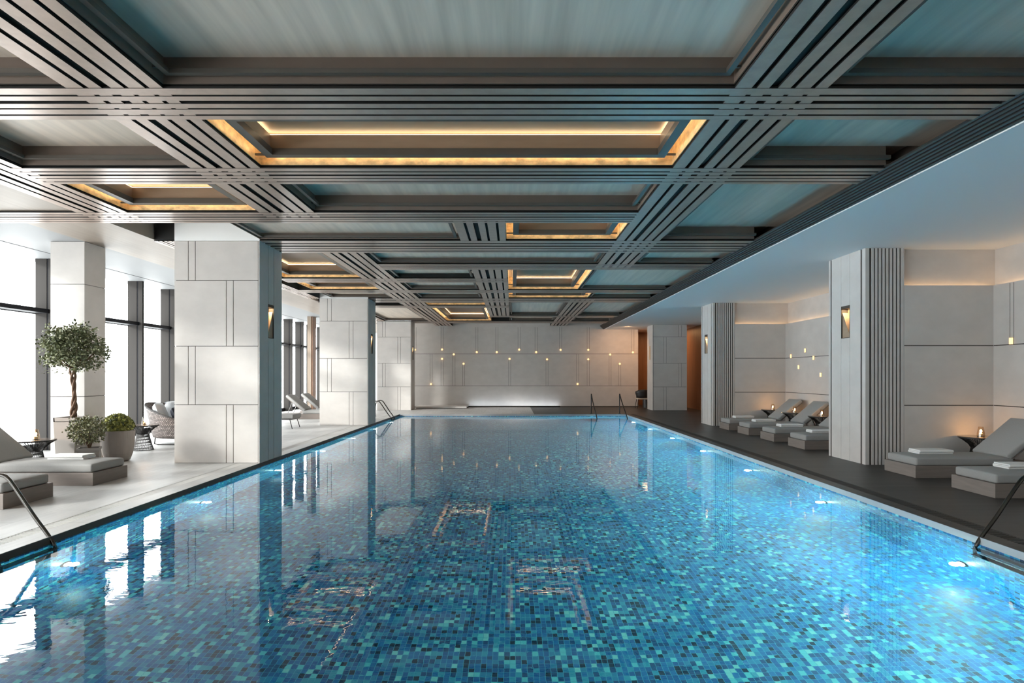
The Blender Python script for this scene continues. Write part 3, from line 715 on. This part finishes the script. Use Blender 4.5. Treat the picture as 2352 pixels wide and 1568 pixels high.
# feet of the right row face the pool
nearest = make_lounger('right-hand sun lounger closest to the viewpoint, cut by the picture edge')
nearest.location = (6.26, 8.29, 0)
copy_thing(nearest, (6.26, 9.85, 0), 0, 'sun lounger just in front of the nearest ribbed pillar, towel on it')
for y, lab in ((13.43, 'nearest of the four sun loungers between the two ribbed pillars'), (14.97, 'second nearest of the four loungers between the ribbed pillars'),
               (16.52, 'third nearest of the four loungers between the ribbed pillars'), (18.0, 'farthest of the four loungers, beside the farther ribbed pillar')):
    copy_thing(nearest, (6.26, y, 0), 0, lab)
for y, lab in ((7.63, 'left sun lounger at the picture edge next to the steel pool rail'), (9.18, 'left sun lounger with a towel in front of the potted plants'),
               (22.42, 'sun lounger seen between the first two left columns, nearer one'), (24.0, 'sun lounger between the left columns, farther one near the wood post')):
    copy_thing(nearest, (-6.04, y, 0), PI, lab)
def make_towel(label):
    r = thing('folded_towel', label, 'towel', (0, 0, 0), 0, 'folded towels on the loungers')
    path = []; w = 0.13
    def arc(cy, cz, rad, a0, a1, k=7):
        for i in range(k+1):
            t = a0+(a1-a0)*i/k; path.append((cy+rad*math.cos(t), cz+rad*math.sin(t)))
    path.append((-w, 0.010)); path.append((w, 0.010)); arc(w, 0.021, 0.011, -PI/2, PI/2); path.append((-w, 0.032)); arc(-w, 0.043, 0.011, 3*PI/2, PI/2); path.append((w, 0.054))
    t = 0.0095; out = []; inn = []
    for i, p in enumerate(path):
        a = Vector(path[max(0, i-1)]); b = Vector(path[min(len(path)-1, i+1)]); d = (b-a).normalized(); n = Vector((-d.y, d.x))
        q = Vector(p); out.append(q+n*t); inn.append(q-n*t)
    m = MB(); k = len(path)
    for x in (-0.27, 0.27):
        for q in out: m.v.append((x, q.x, q.y))
        for q in inn: m.v.append((x, q.x, q.y))
    for i in range(k-1):
        m.f += [(i, i+1, 2*k+i+1, 2*k+i), (k+i+1, k+i, 3*k+i, 3*k+i+1), (i+1, i, k+i, k+i+1), (2*k+i, 2*k+i+1, 3*k+i+1, 3*k+i)]
    m.f += [(0, 2*k, 3*k, k), (k-1, 2*k-1, 4*k-1, 3*k-1)]
    m.build('towel_fabric', 'towel', r, smooth=False, bevel=0.003)
    return r
tz = 0.327
tw = make_towel('folded white towel on the right-hand lounger closest to the viewpoint'); tw.location = (6.98, 8.36, tz)
copy_thing(tw, (6.82, 9.93, tz), 0, 'folded white towel on the lounger before the nearest ribbed pillar')
for y, lab in ((13.5, 'folded white towel on the nearest of the four loungers between pillars'), (15.04, 'folded white towel on the second of the four loungers between pillars'),
               (16.6, 'folded white towel on the third of the four loungers between pillars'), (18.06, 'folded white towel on the farthest lounger between the ribbed pillars')):
    copy_thing(tw, (6.85, y, tz), 0, lab)
copy_thing(tw, (-6.72, 9.30, tz), 0, 'folded white towel on the left lounger in front of the plants')

def make_table(label):
    r = thing('side_table', label, 'side table', (0, 0, 0), 0, 'round wire side tables')
    MB().lathe([(0.29, 0.515), (0.305, 0.52), (0.31, 0.528), (0.305, 0.535)], n=48).build('tabletop', 'table_top', r, smooth=False)
    w = MB(); k = 56
    for i in range(k):
        a = 2*PI*i/k; pts = []
        for rad, z, tw_ in ((0.20, 0.004, -0.25), (0.165, 0.12, -0.12), (0.13, 0.26, 0), (0.115, 0.34, 0.06), (0.15, 0.40, 0.1), (0.23, 0.47, 0.13), (0.30, 0.515, 0.15)):
            pts.append((rad*math.cos(a+tw_), rad*math.sin(a+tw_), z))
        w.tube(pts, 0.0042, 5)
    w.build('wire_cage', 'wire', r)
    rg = MB()
    for rad, z in ((0.20, 0.006), (0.117, 0.34), (0.30, 0.513)):
        pts = [(rad*math.cos(2*PI*i/36), rad*math.sin(2*PI*i/36), z) for i in range(37)]; rg.tube(pts, 0.006, 6, False)
    rg.build('ring', 'wire', r)
    return r
def make_lantern(label):
    r = thing('candle_lantern', label, 'lantern', (0, 0, 0), 0, 'glass candle lanterns')
    m = MB().lathe([(0.058, 0.003), (0.056, 0.06), (0.045, 0.12), (0.036, 0.17)], n=28, cap=False); m.build('glass_shade', 'lantern_glass', r, smooth=True)
    MB().lathe([(0.052, 0.0), (0.052, 0.008)], n=24).build('base', 'steel', r)
    cd = MB().lathe([(0.026, 0.008), (0.026, 0.05)], n=20).build('candle', 'wax', r)
    MB().lathe([(0.0005, 0.05), (0.010, 0.060), (0.012, 0.072), (0.006, 0.092), (0.0005, 0.108)], n=12).build('flame', 'flame', cd, smooth=True)
    light('candle_light', 'POINT', (0, 0, 0.078), 3.2, (1, 0.58, 0.24), parent=r, shadow_soft_size=0.022)
    return r
TB = make_table('round black wire table in the corner by the nearest ribbed pillar'); TB.location = (8.07, 10.53, 0)
LN = make_lantern('lit candle lantern on the table by the nearest ribbed pillar'); LN.location = (8.10, 10.53, 0.535)
for x, y, a, b in ((7.98, 18.72, 'round wire table in the far alcove corner by the farther ribbed pillar', 'candle lantern in the far alcove corner'),
             (7.98, 17.27, 'round wire table behind the two farthest loungers of the row', 'candle lantern between the two farthest loungers'),
             (7.98, 15.75, 'round wire table between the middle two of four loungers', 'candle lantern between the middle two of four loungers'),
             (-7.86, 10.02, 'round wire table behind the left lounger, before the window', 'candle lantern on the left table before the window'),
             (-7.87, 13.0, 'round wire table between the wicker seat and the round planter', 'candle lantern on the table beside the wicker seat')):
    copy_thing(TB, (x, y, 0), 0, a); copy_thing(LN, (x+0.03, y, 0.535), 0, b)

# handrails -------------------------------------------------------
def smooth_path(pts, k=6):
    P = [Vector(p) for p in pts]; out = []
    for i in range(len(P)-1):
        p0 = P[max(0, i-1)]; p1 = P[i]; p2 = P[i+1]; p3 = P[min(len(P)-1, i+2)]
        for j in range(k):
            t = j/k; out.append(0.5*((2*p1)+(p2-p0)*t+(2*p0-5*p1+4*p2-p3)*t*t+(3*p1-p0-3*p2+p3)*t**3))
    out.append(P[-1]); return out
def ladder(x, y, s, w, label):      # s: outward direction sign (+1 deck on +x side)
    r = thing('pool_ladder', label, 'pool ladder', (x, y, 0), 0, 'steel pool ladders')
    for yy in (-w/2, w/2):
        pts = [(s*0.72, yy, 0.0), (s*0.72, yy, 0.22), (s*0.705, yy, 0.44), (s*0.66, yy, 0.555), (s*0.58, yy, 0.60), (s*0.49, yy, 0.605), (s*0.42, yy, 0.565), (s*0.33, yy, 0.44), (s*0.17, yy, 0.20), (s*0.03, yy, 0.01), (-s*0.03, yy, -0.10), (-s*0.04, yy, -0.22), (-s*0.04, yy, -0.54)]
        MB().tube(smooth_path(pts), 0.019, 12).build('rail', 'steel', r, smooth=True)
        MB().lathe([(0.045, 0.0), (0.045, 0.012), (0.03, 0.02)], s*0.72, yy, 20).build('floor_plate', 'steel', r)
    for z in (-0.20, -0.42):
        MB().box(min(-s*0.005, -s*0.085), max(-s*0.005, -s*0.085), -w/2, w/2, z-0.012, z+0.012).build('tread', 'steel', r, bevel=0.003)
ladder(PX0, 5.72, -1, 0.65, 'steel pool ladder at the lower left, rail bending into the water')
ladder(PX1, 5.70, 1, 0.65, 'steel pool ladder at the lower right picture edge')
ladder(PX0, 23.3, -1, 0.56, 'steel pool ladder far away on the left pool edge')
for x, lab in ((3.27, 'dark stair handrail at the far pool edge, left of the pair'), (4.44, 'dark stair handrail at the far pool edge, right of the pair')):
    r = thing('stair_handrail', lab, 'handrail', (x, 25.15, 0), 0, 'handrails of the far pool steps')
    pts = [(0, 0.02, 0.0), (0, 0.02, 0.4), (0, 0.015, 0.70), (0, 0.0, 0.785), (0, -0.05, 0.80), (0, -0.12, 0.74), (0, -0.6, 0.46), (0, -1.3, 0.13), (0, -1.66, -0.06), (0, -1.72, -0.2), (0, -1.72, -0.55)]
    MB().tube(smooth_path(pts), 0.021, 12).build('rail', 'wire', r, smooth=True)
    MB().lathe([(0.05, 0.0), (0.05, 0.012), (0.03, 0.02)], 0, 0.02, 20).build('floor_plate', 'wire', r)
st = thing('pool_steps', 'mosaic steps down into the pool between the far handrails', 'steps', (3.85, 24.75, BZ))
for i in range(3): MB().box(-0.50, 0.50, -0.45*(3-i), -0.002-0.45*(0), 0.12*i, 0.12*(i+1)-0.002).build('step', 'mosaic', st)

# plants ----------------------------------------------------------
def foliage(n, c, rad, w, l, hollow=0.35, squash=0.5):
    m = MB()
    for i in range(n):
        d = Vector((random.gauss(0, 1), random.gauss(0, 1), random.gauss(0, 1))).normalized()
        k = 0.80+0.20*math.sin(d.x*5+1)*math.cos(d.y*4)*math.sin(d.z*4+2)+random.gauss(0, 0.05)
        q = (hollow+(1-hollow)*random.random()**0.5)*k
        p = Vector((c[0]+d.x*rad[0]*q, c[1]+d.y*rad[1]*q, c[2]+d.z*rad[2]*q))
        dd = (d*0.6+Vector((random.gauss(0, 1), random.gauss(0, 1), random.gauss(0, 0.7)))*0.6).normalized()
        up = Vector((random.gauss(0, 1), random.gauss(0, 1), random.gauss(0, 1))).normalized()
        m.leaf(p, dd, w*random.uniform(0.7, 1.2), l*random.uniform(0.7, 1.3), up)
    return m
# tree
t = thing('potted_tree', 'tall tree with a twisted trunk and round leafy crown in a square planter', 'plant', (-7.72, 10.72, 0))
tp = MB().prism([(-0.15, 0.0), (0.15, 0.0), (0.205, 0.86), (0.175, 0.86), (0.17, 0.80), (-0.17, 0.80), (-0.175, 0.86), (-0.205, 0.86)], 'y', -0.2, 0.2).box(-0.2, 0.2, -0.2, -0.185, 0.78, 0.86).box(-0.2, 0.2, 0.185, 0.2, 0.78, 0.86).build('planter', 'pot_pale', t, bevel=0.004)
MB().box(-0.172, 0.172, -0.185, 0.185, 0.80, 0.825).build('soil', 'soil', tp)
tk = MB()
for k in range(3):
    pts = []; rs = []
    for i in range(34):
        u = i/33; a = 2*PI*k/3+u*11; rr = 0.024+0.012*math.sin(u*9); pts.append((rr*math.cos(a)+0.02*math.sin(u*4), rr*math.sin(a), 0.80+u*0.95)); rs.append(0.026-0.008*u)
    tk.tube(pts, rs, 8)
for k in range(16):
    a = random.uniform(0, 2*PI); e = random.uniform(0.15, 1.2); r0 = random.uniform(0.35, 0.5)
    p1 = Vector((0.01, 0, 1.66+random.uniform(0, 0.12))); p3 = Vector((r0*math.cos(a)*math.cos(e), r0*math.sin(a)*math.cos(e), 1.95+0.4*math.sin(e)))
    pm = p1.lerp(p3, 0.5)+Vector((0, 0, -0.05)); tk.tube([tuple(p1), tuple(pm), tuple(p3)], [0.013, 0.009, 0.004], 6)
tk.build('trunk', 'bark', t, smooth=True)
cr = MB()
for k in range(95):
    d = Vector((random.gauss(0, 1), random.gauss(0, 1), random.gauss(0, 1))).normalized(); q = random.uniform(0.35, 1.0)
    cc = (0.08+d.x*0.55*q, -0.12+d.y*0.42*q, 2.09+d.z*0.42*q); rr = random.uniform(0.09, 0.17)
    sub = foliage(random.randint(45, 75), cc, (rr*1.2, rr, rr*0.9), 0.017, 0.052, 0.1)
    n0_ = len(cr.v); cr.v += sub.v; cr.f += [tuple(i+n0_ for i in f) for f in sub.f]
for i in range(200):
    a = random.uniform(0, 2*PI); s_ = random.uniform(0.5, 0.70)
    cr.leaf(Vector((0.08+s_*math.cos(a), s_*math.sin(a)*0.75-0.12, random.uniform(1.62, 2.3))), Vector((math.cos(a), math.sin(a), -0.4)).normalized(), 0.014, 0.048, Vector((0, 0, 1)))
cr.build('foliage', 'leaf', t)
# shrub
t = thing('potted_shrub', 'small leafy shrub in a low square pot between lounger and round planter', 'plant', (-7.04, 10.15, 0), math.radians(28))
tp = MB().box(-0.15, 0.15, -0.15, 0.15, 0, 0.37).box(-0.16, 0.16, -0.16, -0.14, 0.35, 0.39).box(-0.16, 0.16, 0.14, 0.16, 0.35, 0.39).box(-0.16, -0.14, -0.14, 0.14, 0.35, 0.39).box(0.14, 0.16, -0.14, 0.14, 0.35, 0.39).build('pot', 'pot_pale', t)
MB().box(-0.14, 0.14, -0.14, 0.14, 0.37, 0.38).build('soil', 'soil', tp)
b = MB()
for k in range(9):
    a = 2*PI*k/9; b.tube([(0.01*math.cos(a), 0.01*math.sin(a), 0.37), (0.05*math.cos(a), 0.05*math.sin(a), 0.5), (0.2*math.cos(a), 0.2*math.sin(a), 0.62+0.06*(k % 3))], [0.008, 0.006, 0.003], 6)
b.build('stem', 'bark', t)
foliage(1900, (-0.03, 0, 0.68), (0.34, 0.33, 0.28), 0.012, 0.042, 0.25).build('foliage', 'leaf_small', t)
# moss ball planter
t = thing('round_planter', 'large round taupe planter with a domed yellow-green bush', 'plant', (-7.34, 11.35, 0))
MB().lathe([(0.17, 0.0), (0.20, 0.02), (0.245, 0.15), (0.265, 0.30), (0.275, 0.45), (0.28, 0.57), (0.262, 0.57), (0.25, 0.50)], n=48).build('pot', 'pot', t, smooth=False, bevel=0.003)
ms = MB(); cl = [(random.gauss(0, 1), random.gauss(0, 1), random.random()) for _ in range(150)]
for cx_, cy_, cz_ in cl:
    d = Vector((cx_, cy_, abs(cz_)*1.2+0.05)).normalized()
    p = Vector((d.x*0.24, d.y*0.24, 0.57+d.z*0.28)); ms.ball((p.x, p.y, p.z), random.uniform(0.028, 0.046), 5)
ms.ball((0, 0, 0.60), 0.25, 12)
ms.build('bush_core', 'moss', t, smooth=True)
m2 = MB()
for i in range(4200):
    cx_, cy_, cz_ = random.choice(cl); d = Vector((cx_, cy_, abs(cz_)*1.2+0.05)).normalized(); p = Vector((d.x*0.24, d.y*0.24, 0.57+d.z*0.28))
    n_ = Vector((random.gauss(0, 1), random.gauss(0, 1), random.gauss(0, 1))).normalized(); m2.leaf(p+n_*0.036, (n_+d*0.5).normalized(), 0.007, 0.026, Vector((random.gauss(0, 1), random.gauss(0, 1), 0.2)).normalized())
m2.build('foliage', 'moss', t)

# wicker seat -------------------------------------------------------
t = thing('wicker_sofa', 'curved woven wicker daybed with cushions, half hidden by the nearest left column', 'sofa', (-7.55, 14.35, 0))
m = MB(); ks = 64; uvs = []
def rim(a):     # height of the shell around: high at -x, low at +x
    return 0.40+0.54*(0.5-0.5*math.cos(a))**1.2
rows = 10
for r_ in range(rows+1):
    for i in range(ks+1):
        a = 2*PI*i/ks; h = 0.17+(rim(a)-0.17)*r_/rows; k = 0.80+0.16*(r_/rows)
        m.v.append((k*1.02*math.cos(a), k*0.85*math.sin(a), h)); uvs.append((a*0.85, h))
for r_ in range(rows):
    for i in range(ks):
        a = r_*(ks+1)+i; m.f.append((a, a+1, a+ks+2, a+ks+1))
sh = m.build('woven_shell', 'wicker', t, smooth=True)
uvl = sh.data.uv_layers.new(name='UVMap')
for lp in sh.data.loops: uvl.data[lp.index].uv = uvs[lp.vertex_index]
sd = sh.modifiers.new('solid', 'SOLIDIFY'); sd.thickness = 0.03; sd.offset = -1
rp = [((0.96*1.02)*math.cos(2*PI*i/ks), 0.96*0.85*math.sin(2*PI*i/ks), rim(2*PI*i/ks)) for i in range(ks+1)]
MB().tube(rp, 0.018, 8, False).build('rim', 'wicker', t, smooth=True)
MB().lathe([(0.78, 0.16), (0.80, 0.19), (0.80, 0.26)], n=48).build('base_deck', 'wire', t).scale = (1.0, 0.85, 1)
sb_ = MB().lathe([(0.70, 0.26), (0.78, 0.28), (0.80, 0.34), (0.77, 0.40), (0.68, 0.42)], n=48); sb_.build('seat_cushion', 'cushion_white', t, smooth=True).scale = (1.0, 0.84, 1)
sl_ = MB()
for yy in (-0.42, 0.42): sl_.tube([(-0.6, yy, 0.165), (-0.62, yy, 0.03), (-0.55, yy, 0.013), (0.6, yy, 0.013), (0.66, yy, 0.03), (0.64, yy, 0.165)], 0.013, 8)
sl_.build('sled_leg', 'wire', t)
def pillow(x, y, z, sx, sy, sz, ry, rz, mat):
    m = MB(); n = 10
    for i in range(n+1):
        for j in range(n+1):
            u, v = 2*i/n-1, 2*j/n-1; th = ((1-u**4)*(1-v**4))**0.5
            m.v.append((th*sx/2, u*sy/2*(1-0.06*v*v), v*sz/2*(1-0.06*u*u)))
    q = len(m.v)
    for p in list(m.v): m.v.append((-p[0], p[1], p[2]))
    for i in range(n):
        for j in range(n):
            a = i*(n+1)+j; m.f += [(a, a+1, a+n+2, a+n+1), (q+a, q+a+n+1, q+a+n+2, q+a+1)]
    return m, (x, y, z), (0, ry, rz), mat
for x, y, z, sx, sy, sz, ry, rz, mat, lab in ((-0.52, -0.33, 0.71, 0.22, 0.58, 0.54, -0.35, 0.35, 'cushion_white', 'large pale grey back cushion in the wicker daybed, nearest the left table'),
        (-0.54, 0.34, 0.71, 0.22, 0.54, 0.54, -0.35, -0.3, 'cushion_white', 'second pale grey back cushion farther back in the wicker daybed'),
        (-0.16, -0.30, 0.66, 0.18, 0.46, 0.42, -0.4, 0.3, 'cushion_navy', 'near-black cushion in the wicker daybed'),
        (-0.10, 0.24, 0.68, 0.18, 0.5, 0.44, -0.4, -0.2, 'cushion_blue', 'pale blue cushion in the wicker daybed beside the column')):
    m, lo, ro, mt = pillow(x, y, z, sx, sy, sz, ry, rz, mat)
    o = m.build('cushion', mt, smooth=True); o.location = (-7.55+lo[0], 14.35+lo[1], lo[2]); o.rotation_euler = ro; tag(o, lab, 'cushion', 'cushions on the wicker daybed')
# chaise with thin legs
t = thing('chaise_longue', 'grey chaise on thin metal legs sticking out behind the nearest column', 'chaise', (-7.5, 18.35, 0))
MB().box(-1.0, 1.04, -0.35, 0.35, 0.30, 0.43).build('mattress', 'mattress', t, bevel=0.03, seg=3, smooth=True)
MB().box(-1.0, 1.0, -0.33, 0.33, 0.27, 0.30).build('frame', 'wire', t)
for sx in (-1, 1):
    for sy in (-1, 1): MB().tube([(sx*0.92, sy*0.30, 0.28), (sx*1.0, sy*0.32, 0.0)], 0.012, 8).build('leg', 'wire', t)
MB().prism([(-0.62, 0.43), (-1.15, 0.86), (-1.22, 0.78), (-0.80, 0.43)], 'y', -0.33, 0.33).build('backrest', 'mattress', t, bevel=0.02)
# dark chair and table at the far right
t = thing('armchair', 'dark tub chair with a cream seat beside the far right column', 'chair', (6.22, 29.1, 0))
m = MB(); k = 20
for z, rr in ((0.50, 0.29), (0.62, 0.30), (0.78, 0.33), (0.90, 0.355)):
    for i in range(k+1):
        a = PI+0.05+(PI-0.1)*i/k; lift = -0.10*abs(math.cos(a))**3 if z > 0.7 else 0
        m.v.append((rr*math.cos(a), rr*0.95*math.sin(a), z+lift))
for j in range(3):
    for i in range(k): a = j*(k+1)+i; m.f.append((a, a+1, a+k+2, a+k+1))
o = m.build('back_shell', 'chair_black', t, smooth=True); s_ = o.modifiers.new('solid', 'SOLIDIFY'); s_.thickness = 0.03
MB().box(-0.27, 0.27, -0.25, 0.27, 0.43, 0.50).build('seat', 'seat_cream', t, bevel=0.02, seg=3)
for sx in (-1, 1):
    for sy in (-1, 1): MB().tube([(sx*0.23, sy*0.21, 0.44), (sx*0.29, sy*0.26, 0.0)], [0.016, 0.010], 8).build('leg', 'wire', t)
t = thing('cafe_table', 'dark table on a drum base behind the tub chair', 'table', (6.62, 29.95, 0))
MB().lathe([(0.2, 0), (0.2, 0.68)], n=32).build('drum_base', 'chair_black', t, smooth=False); MB().lathe([(0.34, 0.68), (0.35, 0.70), (0.34, 0.72)], n=40).build('tabletop', 'seat_cream', t)
